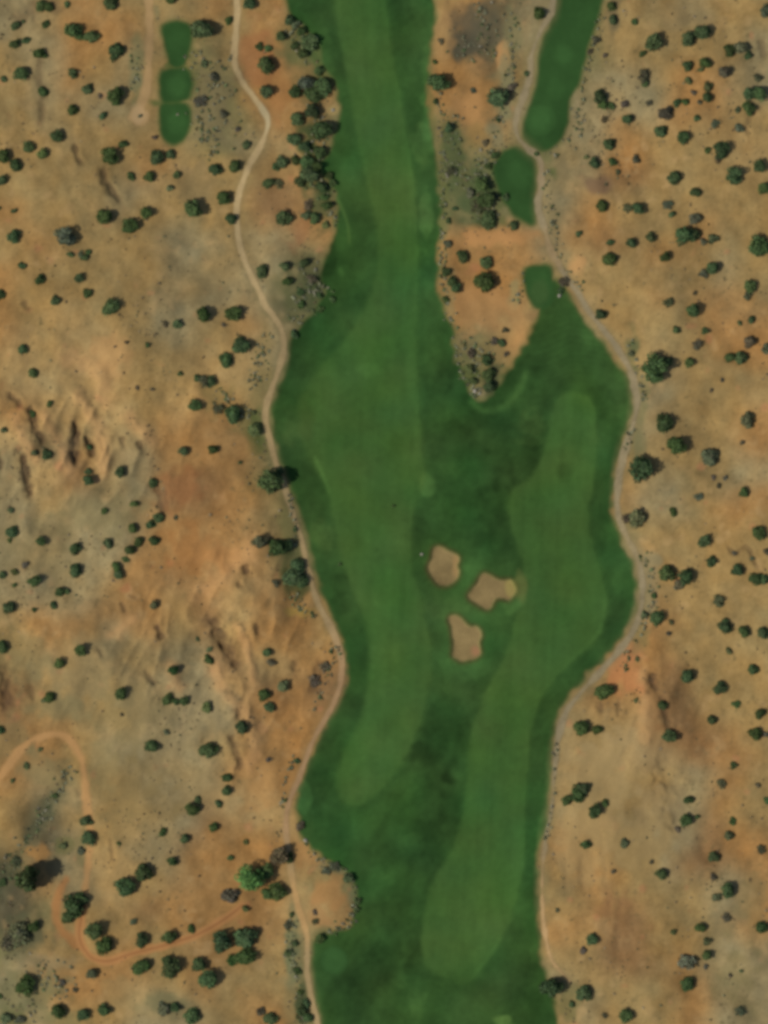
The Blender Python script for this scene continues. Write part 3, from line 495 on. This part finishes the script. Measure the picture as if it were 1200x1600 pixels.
# ------------------------------------------------------------------ plants
def crown_mesh(name, seed, n, lobes, flat, leaf, spread=.62, base=.12):
    """foliage in a crown of radius 1: leaf sprays on the shells of many clumps, uneven outline, gaps between"""
    r = np.random.default_rng(seed)
    cl = []
    for k in range(lobes):
        a = r.uniform(0, 2 * math.pi); q = math.sqrt(r.uniform(.02, 1)) * spread; z = r.uniform(.25, 1.0) * (1 - .55 * (q / spread) ** 2)
        cl.append((q * math.cos(a), q * math.sin(a), base + z * flat, r.uniform(.26, .44)))
    cl.append((0, 0, base + .55 * flat, .55)); cl = np.array(cl)
    wgt = cl[:, 3] ** 2; pick = r.choice(len(cl), n, p=wgt / wgt.sum()); c = cl[pick]
    d = r.standard_normal((n, 3)); d /= np.linalg.norm(d, axis=1)[:, None]
    rad = c[:, 3] * r.uniform(.45, 1.08, n) ** .6
    p = c[:, :3] + d * rad[:, None] * np.array([1, 1, .85]); p[:, 2] = np.maximum(p[:, 2], .03)
    nrm = d * .9 + r.standard_normal((n, 3)) * .55 + np.array([0, 0, .35]); nrm /= np.linalg.norm(nrm, axis=1)[:, None]
    t = np.cross(nrm, r.standard_normal((n, 3))); t /= np.linalg.norm(t, axis=1)[:, None]; b = np.cross(nrm, t)
    sz = leaf * r.uniform(.6, 1.35, n)[:, None]
    v = np.stack([p - t * sz - b * sz * .5, p + t * sz * .2 - b * sz * .75, p + t * sz * 1.1, p + t * sz * .1 + b * sz * .8], 1).reshape(-1, 3)
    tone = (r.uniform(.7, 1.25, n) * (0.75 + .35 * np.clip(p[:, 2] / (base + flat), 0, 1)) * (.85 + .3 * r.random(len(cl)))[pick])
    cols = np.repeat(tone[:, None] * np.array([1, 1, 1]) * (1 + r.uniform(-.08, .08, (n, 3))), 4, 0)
    return mesh_from(name, v, np.arange(4 * n), np.full(n, 4), M_leaf, cols)
def tube(segs, sides=6):
    """tapered limbs: list of (p0, p1, r0, r1)"""
    V, Fc = [], []
    for p0, p1, r0, r1 in segs:
        p0, p1 = np.array(p0, float), np.array(p1, float); ax = p1 - p0; ax /= np.linalg.norm(ax)
        u = np.cross(ax, (0.3, .9, .1)); u /= np.linalg.norm(u); w = np.cross(ax, u); k = len(V)
        for p, rr in ((p0, r0), (p1, r1)):
            for s in range(sides):
                a = 2 * math.pi * s / sides; V.append(p + (u * math.cos(a) + w * math.sin(a)) * rr)
        for s in range(sides):
            s2 = (s + 1) % sides; Fc += [k + s, k + s2, k + sides + s2, k + sides + s]
    return np.array(V), Fc
def trunk_mesh(name, seed, hgt, thick):
    r = random.Random(seed); segs = []
    top = (r.uniform(-.08, .08), r.uniform(-.08, .08), hgt * .55)
    segs.append(((0, 0, -.25), top, thick * 1.35, thick * .8))
    for k in range(5):
        a = k * 1.257 + r.uniform(-.3, .3); q = r.uniform(.3, .55)
        mid = (top[0] + math.cos(a) * q * .5, top[1] + math.sin(a) * q * .5, hgt * .72)
        segs.append((top, mid, thick * .6, thick * .4)); segs.append((mid, (math.cos(a) * q, math.sin(a) * q, hgt * .98), thick * .4, thick * .15))
    V, Fc = tube(segs); return mesh_from(name, V, Fc, np.full(len(Fc) // 4, 4), M_bark)
CROWNS = [crown_mesh('juniper_crown', 100 + k, 1500, 13 + k % 5 * 2, .85 + .08 * (k % 3), .085) for k in range(9)]
TRUNKS = [trunk_mesh('juniper_trunk', 200 + k, .8, .09) for k in range(4)]
SHRUBS = [crown_mesh('shrub_foliage', 300 + k, 620, 8 + k % 4, .55 + .07 * (k % 3), .115, .6, .05) for k in range(7)]
STEMS = [trunk_mesh('shrub_stem', 400 + k, .5, .05) for k in range(2)]
OPEN = [crown_mesh('sparse_crown', 500 + k, 520, 10, .6, .10, .72, .05) for k in range(3)]
BROAD = crown_mesh('broadleaf_crown', 600, 2600, 24, 1.0, .07, .66, .35)
BROADTRUNK = trunk_mesh('broadleaf_trunk', 601, 1.25, .08)

PLANTS = """
64 9 10;78 10 9;106 6 7;175 5 13;268 0 10;24 39 9;37 34 4;71 38 8;119 48 15;146 57 13;184 82 14;24 68 9;41 62 8;64 83 11;35 116 14;7 124 7;68 145 10
114 115 9;138 139 10;157 151 5b;184 151 14;116 172 10;162 182 8;220 182 4g;91 214 12;47 231 11;68 241 11;5 245 13;25 260 12;4 282 11;194 226 8;172 244 15;243 215 5b;245 247 13;268 241 9
205 277 8;234 277 10;278 272 8;265 294 7l;304 325 17;230 332 11;206 354 14;165 342 14;103 370 17g;25 370 12;24 330 6;0 326 4;112 398 6;139 395 6;128 397 6g
392 5 12;358 31 8;319 48 17;406 71 8;420 74 8;416 102 14;417 142 12;319 101 8g;335 120 9b;315 160 11b;350 179 8b;371 202 5b;386 226 8l;339 264 12;369 260 11;352 309 13;362 341 10
440 56 9;485 64 15;472 47 9;462 38 9g;462 144 12;482 130 14g;507 136 17;490 146 14;467 186 13;489 175 13;507 204 16;460 217 12;477 228 10;442 252 13;431 260 8;422 286 10;436 288 9g;480 255 13;484 271 15;472 283 11;464 250 9
452 32 9;462 70 8;476 84 9;500 110 10;500 238 12;494 262 12;504 292 10;512 322 9;510 352 8l;514 275 8;520 287 8;507 307 7;484 319 9b;444 341 14;495 341 11;480 337 9l
842 22 11;689 128 17;681 158 6;779 151 19;801 135 9b;823 115 6;839 241 5;759 222 7b;776 243 8;704 200 9;707 267 8g;712 326 5;766 342 14;760 312 14;755 287 14;745 322 13g;805 352 9;791 307 7;776 307 6g;779 187 5;740 142 6g;690 64 6b;701 345 6;701 381 8g;722 400 10;680 97 5;765 260 7;736 302 9g
957 10 9;957 32 9;992 36 7;1021 67 15;1005 83 7;1075 61 13;1099 53 14;1140 79 11;1159 75 12g;1170 87 8;1196 16 11g;1005 118 11b;1009 130 8;1074 104 9;1103 100 10;1096 109 6l;1133 112 11b;1076 126 7l;1106 135 9l;1085 145 6b;1105 153 9;1093 159 5b;1058 160 8;1072 160 8;1041 176 13b;1088 185 7;1034 204 12;1068 214 12;1119 194 8g;1171 147 12;1187 147 14;1172 168 12;1152 172 6g;1155 200 9g;939 150 12;943 164 10;957 164 8;979 162 8b;982 187 10;946 186 6b;1014 160 6b;953 224 11;929 255 10;957 253 8;994 249 8g;1127 235 14;1105 236 7;1121 250 7b;1146 274 15;1188 259 12;1195 295 13;1055 279 13;1087 299 10;942 321 11;980 327 8g;999 326 11;1044 321 9g;1050 335 7;1087 342 11g;1070 369 15;1085 366 12;1115 372 10g;904 365 7;1016 371 9l;987 381 9;955 380 7;954 406 13;1187 386 18;1100 378 7g;1039 401 9;922 80 6b;946 86 5b;932 62 8b;917 245 5l;965 270 5g;1185 122 8g
37 416 8;64 437 9;125 435 9;138 459 9;174 481 14;88 470 9;2 461 9;135 403 8;278 507 9;260 506 6b;232 540 5;200 536 4b;283 584 5;39 546 9;54 584 9;80 631 6;54 647 7;8 672 7l;56 707 7l;75 710 10;141 699 6;140 736 7;141 750 10;190 737 10;240 755 9;288 705 10;210 787 8;165 799 7;17 797 6l;239 609 4b;215 606 4b
410 424 12;446 417 10;475 410 9;451 439 9;472 475 8;520 467 7;502 484 7;500 461 6;472 457 8;487 436 9b;321 491 13;366 489 14;377 539 15;354 564 13;332 596 10;319 597 10g;310 590 7;307 634 12;342 641 9g;365 649 14;334 703 9;424 750 20;438 738 9;400 670 12l;460 522 8;375 722 4l;350 507 4b;397 644 5l
697 425 9;714 449 11;706 440 9;697 466 7;725 404 10;760 411 12;760 437 18;785 535 8;772 533 7b;790 515 6b;736 552 9b;792 552 5b;760 562 10;766 585 12;767 605 11;735 575 9l;740 595 8l;882 442 9b;877 455 6;615 790 4
1114 421 12;1100 427 9g;1172 448 12;1170 462 8g;1085 487 13;1056 517 8;1101 518 7;1089 537 9b;1077 566 9;1174 500 8;1156 504 5l;1172 535 11b;1159 558 12;1142 559 9;1196 546 10g;939 492 10;1022 573 23;1043 564 9;987 553 6g;1037 662 15;1060 695 16;1003 730 21;1110 712 15g;1169 656 13g;1162 770 9;1091 775 8g;1043 472 9g;1160 691 5b;1115 746 5b;1132 747 5b;1122 760 5b;1111 610 4b;1128 594 4b;1052 800 8;1085 458 4b
19 830 11;16 844 5;65 846 9;119 857 12;120 891 12;170 850 9l;207 826 9;237 818 9;250 809 10;217 846 9;204 860 9;197 875 7;242 844 9;184 884 9;187 896 9;40 882 7b;6 897 8;24 895 7l;56 908 11;94 924 9;106 924 6;85 946 8;55 953 5;16 950 12;6 1010 11;127 1015 11;94 1036 11;241 945 9l;272 1046 9v;192 1082 11;80 1089 10;70 1094 6l;264 1091 11;277 1095 7;289 1095 9;2 1140 8;239 1166 12;261 1142 6g;191 1116 4b;25 914 5;275 809 5b;64 1170 5l;41 1197 7l
406 847 13g;435 856 16;451 852 11;457 900 16;466 884 13;472 908 12;432 910 7g;462 827 5;532 881 4;419 1020 9;424 1033 8b;444 1071 12l;414 1086 11;422 1105 10;380 1135 12;327 1031 9;329 1015 6l;325 1104 10l;329 1170 15;309 998 5g;517 1018 5;507 1040 9b;495 1063 11b;421 1187 5b;465 1190 6
980 808 9b;995 810 15g;1006 807 8b;1100 845 12;1185 833 13;1199 860 8b;1111 876 10;1152 891 11;1181 903 12;1195 904 9;1044 895 14;1072 901 15;1062 912 11b;1122 938 11g;1029 965 13;1007 960 8l;1132 978 13;1164 985 11;1192 989 11;1139 1017 7l;1178 1045 10;1076 1056 12;1125 1074 12;1150 1100 8v;1188 1115 9;947 1080 14;1036 1100 9;1112 1126 9;1180 1146 12;1197 1147 6b;1047 1150 13;912 1135 14;935 1140 9;994 1093 5l;1146 1196 7;995 1030 5l;979 1045 4l;1022 932 6;1000 870 4l;1045 990 5b;1049 972 5g;1147 864 5b;1175 872 5g
136 1281 11;140 1310 14;48 1371 20;227 1362 15;199 1385 17;269 1346 9;255 1300 8;291 1311 9;117 1412 20;107 1434 12;132 1407 10;150 1453 15;165 1478 15;222 1468 12;265 1464 13;299 1450 8;221 1507 15;267 1509 17;145 1521 11g;211 1440 7g;35 1460 19g;18 1472 14b;54 1446 10;44 1540 17;92 1580 13;164 1576 13;132 1585 13;258 1575 13g;275 1572 9;300 1587 14;33 1592 9g;10 1590 10l;118 1547 5b;98 1535 6b;25 1347 9g;4 1380 8;87 1243 6;20 1219 5l;100 1322 8l;128 1330 8g;186 1318 4l;0 1557 6
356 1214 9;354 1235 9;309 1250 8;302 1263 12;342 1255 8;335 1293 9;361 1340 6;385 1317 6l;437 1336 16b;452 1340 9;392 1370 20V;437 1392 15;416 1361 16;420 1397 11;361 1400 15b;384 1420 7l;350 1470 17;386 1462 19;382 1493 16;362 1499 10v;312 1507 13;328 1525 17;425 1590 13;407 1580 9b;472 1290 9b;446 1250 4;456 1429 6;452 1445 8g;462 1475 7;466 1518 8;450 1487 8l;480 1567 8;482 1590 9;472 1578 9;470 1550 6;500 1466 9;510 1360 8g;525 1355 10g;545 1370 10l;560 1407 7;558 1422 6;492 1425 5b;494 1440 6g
865 1540 18;887 1250 10;905 1237 15;894 1570 7;872 1422 4g;912 1231 12;930 1265 13;946 1255 8;915 1320 9;977 1318 9g;1034 1365 12;1076 1248 9;1073 1280 12;1089 1276 5;1127 1225 9g;1144 1283 8;1140 1304 9l;1191 1326 8g;1199 1250 7;1116 1339 10;1137 1390 13;1122 1402 9g;1136 1432 8b;1095 1447 10;1106 1470 8l;1106 1492 9;1077 1504 15g;1074 1537 13;1191 1447 11;1052 1456 6l;926 1466 11;912 1485 7b;915 1551 14;979 1585 13;1155 1580 9g;1115 1370 7b;1060 1296 6b;960 1361 5b;1142 1525 4b;1159 1517 4l;1184 1226 5b;1104 1510 5b;946 1586 5b;1019 1347 4b
"""
plants = []
for tok in PLANTS.replace('\n', ';').split(';'):
    if not tok.strip(): continue
    x, y, r = tok.split(); t = ''
    if r[-1].isalpha(): t, r = r[-1], r[:-1]
    plants.append([float(x), float(y), float(r), t])

# labels written for the plants that stand out
HAND = {
 (392,1370): 'tall bright green broadleaf tree standing among dark shrubs beside the sandy path',
 (48,1371): 'tall dark tree casting a long grey shadow beside the dry wash',
 (424,750): 'large dark juniper overhanging the pale path, its shadow on the turf',
 (438,738): 'small dark bush on the path edge touching the large overhanging juniper',
 (1022,573): 'largest round dark juniper of the desert side, close to the grey path',
 (1043,564): 'small dark bush tucked against the largest juniper by the grey path',
 (1003,730): 'large mottled juniper beside the grey path where it straightens',
 (779,151): 'large round dark juniper on the sandy spit near the grey path',
 (689,128): 'dark juniper on the edge of the turf facing the sandy spit',
 (760,437): 'biggest juniper in the orange sand between the two fairways',
 (865,1540): 'dark juniper standing on the lower edge of the turf corner',
 (615,790): 'tiny dark bush alone out on the mown fairway',
 (532,881): 'tiny dark bush on the rough right at the fairway border',
 (304,325): 'large dark juniper alone between the chained tees and the path loop',
 (174,481): 'round dark juniper alone on the pale open slope',
 (1187,386): 'large dark juniper at the photo edge in the upper desert',
 (117,1412): 'largest crown inside the bend of the orange hairpin trail',
 (995,810): 'large ash grey shrub hugging the grey path bend',
 (103,370): 'large grey green juniper, greyest tree of the upper slope',
 (272,1046): 'vivid green small shrub alone on the grey flat',
 (1150,1100): 'vivid green small shrub among dull desert shrubs',
 (362,1499): 'vivid green bush at the foot of the joined dark crowns',
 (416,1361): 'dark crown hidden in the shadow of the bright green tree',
 (437,1336): 'brownish wide crown beside the sandy path, just above the bright tree',
 (361,1400): 'brown grey crown just beneath the bright green tree',
 (947,1080): 'dark round juniper at the edge of the orange dirt fan',
 (319,48): 'large dark juniper touching the topmost chained tee',
 (1021,67): 'large oval dark juniper in the upper desert beyond the tee strip',
}
LAND = [(276,65,'the topmost chained tee'),(276,192,'the lowest chained tee'),(214,184,'the track\'s pale sandy end'),(419,190,'the pale path\'s uppermost bulge'),(370,345,'the pale path\'s upper hollow'),(444,545,'the pale path\'s middle bulge'),(415,645,'the pale path\'s middle hollow'),(535,1040,'the pale path\'s lowest bulge'),
 (424,750,'the juniper overhanging the path'),(842,448,'the square tee on the spit'),(845,188,'the round green in the path hook'),(805,280,'the tee below the path hook'),(1022,573,'the largest round juniper'),(1003,730,'the mottled juniper'),(1003,915,'the grey path\'s lowest bulge'),(392,1370,'the bright green tree'),(128,1470,'the orange hairpin bend'),(85,1148,'the crest of the orange arch'),
 (0,0,'the top left photo corner'),(1200,0,'the top right photo corner'),(0,1600,'the bottom left photo corner'),(1200,1600,'the bottom right photo corner'),(0,800,'the mid left photo edge'),(1200,800,'the mid right photo edge'),(600,1600,'the mid bottom photo edge'),(744,620,'the tip of the sandy spit'),(735,70,'the grey thicket on the spit'),(865,1540,'the juniper on the turf corner'),
 (522,1500,'the small round lower tee'),(119,692,'the dark gully cleft'),(348,1000,'the brown gully bank'),(975,1055,'the orange dirt fan'),(525,1395,'the sandy lobe in the turf'),(48,1371,'the tree with the long shadow'),(174,481,'the lone tree on the pale slope'),(304,325,'the lone juniper by the path loop'),(1187,386,'the juniper at the photo edge'),(1021,67,'the large oval upper juniper'),
 (103,370,'the greyest upper slope tree'),(272,1046,'the vivid green shrub on the flat'),(1150,1100,'the vivid shrub in the desert'),(947,1080,'the juniper by the dirt fan'),(760,437,'the biggest juniper in orange sand'),(689,128,'the juniper on the turf edge'),(779,151,'the round juniper on the spit'),(319,48,'the juniper touching the tee'),(995,810,'the ash grey shrub'),(117,1412,'the hairpin\'s largest crown'),
 (58,1333,'the bare orange patch by the wash'),(693,885,'the topmost bunker'),(895,640,'the second fairway\'s rounded tip'),(549,1257,'the first fairway\'s rounded end')]
SECT = ['right of', 'up and right of', 'straight up from', 'up and left of', 'left of', 'down and left of', 'straight down from', 'down and right of']
ORD = ['nearest', 'second', 'third', 'fourth', 'fifth', 'sixth', 'seventh']
def sector(dx, dy): return int(round(math.degrees(math.atan2(-dy, dx)) / 45)) % 8
KIND = lambda r, t: ('broadleaf_tree', 'tree') if t == 'V' else ('juniper_tree', 'tree') if r >= 11 else ('desert_shrub', 'shrub')
TONE = {'': 'dark green', 'g': 'grey green', 'b': 'brownish', 'l': 'olive green', 'v': 'vivid green', 'V': 'bright green'}
opts = {i: [] for i in range(len(plants))}
for lx, ly, ln in LAND:
    by = {}
    for i, (x, y, r, t) in enumerate(plants):
        d = math.hypot(x - lx, y - ly)
        if d < 4: continue
        by.setdefault((sector(x - lx, y - ly), KIND(r, t)[0]), []).append((d, i))
    for (s, kd), lst in by.items():
        for n, (d, i) in enumerate(sorted(lst)[:7]): opts[i].append((d * (1 + n * .8), n, s, ln))
def label_for(i):
    x, y, r, t = plants[i]; h = HAND.get((int(x), int(y)))
    if h: return h
    n, s, ln = sorted(opts[i])[0][1:]
    size = 'tiny' if r < 5.5 else 'small' if r < 8 else 'low' if r < 11 else 'rounded' if r < 14 else 'large'
    noun = 'juniper' if r >= 11 else 'shrub'
    lab = f"{size} {TONE[t]} {noun}, {ORD[n]} {noun} {SECT[s]} {ln}"
    return lab if len(lab.split()) <= 16 else f"{TONE[t]} {noun}, {ORD[n]} {noun} {SECT[s]} {ln}"
TINT = {'': (.062, .094, .034), 'g': (.104, .116, .060), 'b': (.108, .094, .058), 'l': (.102, .122, .048), 'v': (.052, .100, .030), 'V': (.100, .185, .046)}
TALL = {(48,1371): 2.3, (392,1370): 1.3, (424,750): 1.35, (1022,573): .95, (1003,730): 1.1, (437,1336): 1.1, (865,1540): 1.2}
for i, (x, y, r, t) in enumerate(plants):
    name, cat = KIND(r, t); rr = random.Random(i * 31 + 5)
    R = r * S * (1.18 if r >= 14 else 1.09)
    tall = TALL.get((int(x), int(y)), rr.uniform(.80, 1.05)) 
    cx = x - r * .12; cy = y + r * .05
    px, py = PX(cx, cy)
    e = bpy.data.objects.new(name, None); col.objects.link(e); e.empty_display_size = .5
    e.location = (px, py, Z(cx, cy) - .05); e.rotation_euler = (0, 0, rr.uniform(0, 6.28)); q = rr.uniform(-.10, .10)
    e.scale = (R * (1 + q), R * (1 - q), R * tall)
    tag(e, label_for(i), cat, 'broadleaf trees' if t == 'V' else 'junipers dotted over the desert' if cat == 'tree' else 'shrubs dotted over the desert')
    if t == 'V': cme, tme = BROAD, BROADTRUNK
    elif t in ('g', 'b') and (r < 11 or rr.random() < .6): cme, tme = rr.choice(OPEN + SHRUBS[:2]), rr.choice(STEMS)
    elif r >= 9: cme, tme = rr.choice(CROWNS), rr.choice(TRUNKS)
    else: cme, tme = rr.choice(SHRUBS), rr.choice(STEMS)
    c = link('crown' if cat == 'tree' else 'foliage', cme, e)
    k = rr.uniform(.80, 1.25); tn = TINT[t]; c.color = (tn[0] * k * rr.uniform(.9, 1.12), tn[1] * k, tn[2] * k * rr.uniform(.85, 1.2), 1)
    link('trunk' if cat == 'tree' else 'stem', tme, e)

# ------------------------------------------------------------------ scrub and tufts nobody could count
STRIPS = [([(985,540),(1000,580),(1008,625)],7,60),([(988,670),(980,700)],6,30),([(462,1440),(455,1490),(465,1540),(474,1600)],9,150),([(458,1185),(447,1225),(442,1260)],5,40),([(528,1010),(515,1045),(505,1080),(488,1110)],7,60),
 ([(684,130),(690,200),(695,260),(692,330),(690,390),(697,450),(708,520),(725,600)],9,260),([(712,180),(712,240),(722,290)],10,90),([(800,20),(802,90),(790,150),(775,200),(762,250)],9,150),([(750,250),(752,300),(765,340)],18,140),([(730,540),(760,560),(745,600)],18,110),
 ([(476,1310),(500,1342),(540,1362),(556,1400),(550,1440),(515,1458)],7,150),([(470,430),(490,460),(465,490)],24,170),([(455,40),(480,70),(470,90)],16,90),([(500,150),(495,220),(500,300),(525,345)],14,150),([(452,770),(458,815),(463,850)],6,50),([(395,600),(405,560),(420,530)],12,80),
 ([(340,615),(385,650)],12,60),([(455,930),(480,958)],9,50),([(1010,870),(1020,930),(1000,985),(975,1040)],8,120),([(855,270),(862,340),(875,400),(910,450)],7,90),([(940,20),(925,80),(908,150),(900,210),(860,240)],9,120),([(205,60),(214,120),(210,140)],7,40),([(744,613),(748,616)],9,25),
 ([(60,1500),(90,1540),(20,1580)],30,120),([(105,1210),(60,1290),(15,1360)],14,170),([(820,430),(808,470)],6,30),([(870,1160),(866,1250),(852,1310)],4,50),([(740,20),(760,60),(725,80)],28,110),([(318,90),(335,150),(320,220),(350,190)],32,230)]
tuft = []
for pts, w, n in STRIPS:
    p = spline(pts)
    for _ in range(int(n * .6)):
        q = p[rng.integers(len(p))]; tuft.append((q[0] + rng.normal() * w * .6, q[1] + rng.normal() * w * .6, rng.uniform(1.2, 3.8), 0))
bad = np.max([green, m_pl, m_pr, m_tt, m_bunker], 0)
cluster = np.clip(.35 + .5 * noise(20, seed=61) + .35 * noise(6, seed=62), 0, 3)
n_dots = 0
while n_dots < 3400:
    xs, ys = rng.uniform(-60, 1260, 20000), rng.uniform(-60, 1660, 20000)
    pr_ = sample(scrubw * .9 * cluster + .10 * cluster ** 2, xs, ys); ok = (rng.random(20000) < pr_ * .35) & (sample(bad, xs, ys) < .2)
    for x, y in zip(xs[ok], ys[ok]):
        tuft.append((x, y, rng.uniform(.5, 1.9) if rng.random() < .85 else rng.uniform(1.8, 3.0), 1)); n_dots += 1
        if n_dots >= 3400: break
V, C = [], []
tz = sample(height, np.array([t[0] for t in tuft]), np.array([t[1] for t in tuft]))
tg = sample(np.max([m_grass, m_tee], 0), np.array([t[0] for t in tuft]), np.array([t[1] for t in tuft]))
for (x, y, r, k), z, g in zip(tuft, tz, tg):
    if k == 0 and g > .8 and rng.random() < .75: continue
    wx_, wy_ = PX(x, y); R = r * S; n = 9
    d = rng.standard_normal((n, 3)); d[:, 2] = np.abs(d[:, 2]); d /= np.linalg.norm(d, axis=1)[:, None]
    p = np.array([wx_, wy_, z + .05]) + d * R * rng.uniform(.35, .9, n)[:, None] * np.array([1, 1, .9])
    nr = d + rng.standard_normal((n, 3)) * .5; nr /= np.linalg.norm(nr, axis=1)[:, None]
    t = np.cross(nr, rng.standard_normal((n, 3))); t /= np.linalg.norm(t, axis=1)[:, None]; b = np.cross(nr, t); s = R * .55
    V.append(np.stack([p - t * s - b * s * .5, p + t * s * .2 - b * s * .8, p + t * s, p + t * s * .1 + b * s * .8], 1).reshape(-1, 3))
    u = rng.random()
    if k == 0: c = np.array((.19, .19, .11)) if u < .55 else np.array((.11, .14, .06)) if u < .9 else np.array((.22, .20, .135))
    else: c = np.array((.19, .145, .08)) if u < .55 else np.array((.15, .145, .075)) if u < .9 else np.array((.26, .21, .13))
    C.append(np.repeat((c * rng.uniform(.75, 1.25) * rng.uniform(.8, 1.2, n)[:, None]), 4, 0))
V = np.concatenate(V); C = np.concatenate(C)
tag(link('desert_scrub', mesh_from('desert_scrub', V, np.arange(len(V)), np.full(len(V) // 4, 4), M_scrub, C)), 'dry low scrub and bunch grass tufts scattered over the soil', 'scrub', kind='stuff')

# ------------------------------------------------------------------ pale boulders
def boulder(seed, r):
    rg = np.random.default_rng(seed); import bmesh
    bm = bmesh.new(); bmesh.ops.create_icosphere(bm, subdivisions=3, radius=1.0)
    ax = rg.standard_normal((9, 3)); ax /= np.linalg.norm(ax, axis=1)[:, None]; cut = rg.uniform(.62, .9, 9)
    for v in bm.verts:
        p = np.array(v.co)
        for a, c in zip(ax, cut):
            d = p @ a
            if d > c: p = p - a * (d - c) * .85
        v.co = p * r * np.array([1, .85, .7])
    me = bpy.data.meshes.new('boulder'); bm.to_mesh(me); bm.free(); me.materials.append(M_rock); return me
for k, (x, y, r, lab) in enumerate([(659,866,3.0,'small pale stone in the rough beside the topmost bunker'),(874,462,3.4,'pale boulder on the grass just below the square tee'),(742,611,3.6,'larger pale boulder at the tip of the sandy spit'),(749,615,2.6,'smaller pale boulder at the tip of the sandy spit'),(477,1313,3.6,'pale boulder on the turf edge below the path bulge'),(520,172,3.2,'pale boulder on the bare patch beside the upper turf edge')]):
    px, py = PX(x, y); o = link('boulder', boulder(900 + k, r * S)); o.location = (px, py, Z(x, y) + r * S * .35); o.rotation_euler = (0, 0, k * 1.3)
    tag(o, lab, 'boulder', 'pale boulders')

# ------------------------------------------------------------------ light, sky, camera
EL, SH = math.radians(50), math.radians(19)          # sun height; shadows fall this far above the +x direction
world = bpy.data.worlds.new('World'); scene.world = world; world.use_nodes = True
nt = world.node_tree; bg = nt.nodes['Background']; sky = nt.nodes.new('ShaderNodeTexSky'); sky.sky_type = 'NISHITA'; sky.sun_disc = False
sky.sun_elevation = EL; sky.sun_rotation = math.atan2(-math.cos(SH), -math.sin(SH)); nt.links.new(sky.outputs['Color'], bg.inputs['Color']); bg.inputs['Strength'].default_value = .09
sun = bpy.data.lights.new('sun', 'SUN'); sun.energy = 3.4; sun.angle = math.radians(.53); sun.color = (1, .95, .87)
so = bpy.data.objects.new('sun', sun); col.objects.link(so)
from mathutils import Vector
so.rotation_euler = Vector((math.cos(SH) * math.cos(EL), math.sin(SH) * math.cos(EL), -math.sin(EL))).to_track_quat('-Z', 'Y').to_euler(); so.location = (-200, -60, 300)
CAMH = 3000.0
cam = bpy.data.cameras.new('camera'); cam.sensor_fit = 'VERTICAL'; cam.sensor_height = 24; cam.lens = 24 * CAMH / (1600 * S)
cam.clip_start = 10; cam.clip_end = 60000
co = bpy.data.objects.new('camera', cam); col.objects.link(co); co.location = (0, 0, CAMH); scene.camera = co
scene.view_settings.view_transform = 'Standard'; scene.view_settings.look = 'None'; scene.view_settings.exposure = 0; scene.view_settings.gamma = 1
scene.render.engine = 'CYCLES'
scene.cycles.filter_width = 3.7
scene.cycles.max_bounces = 4
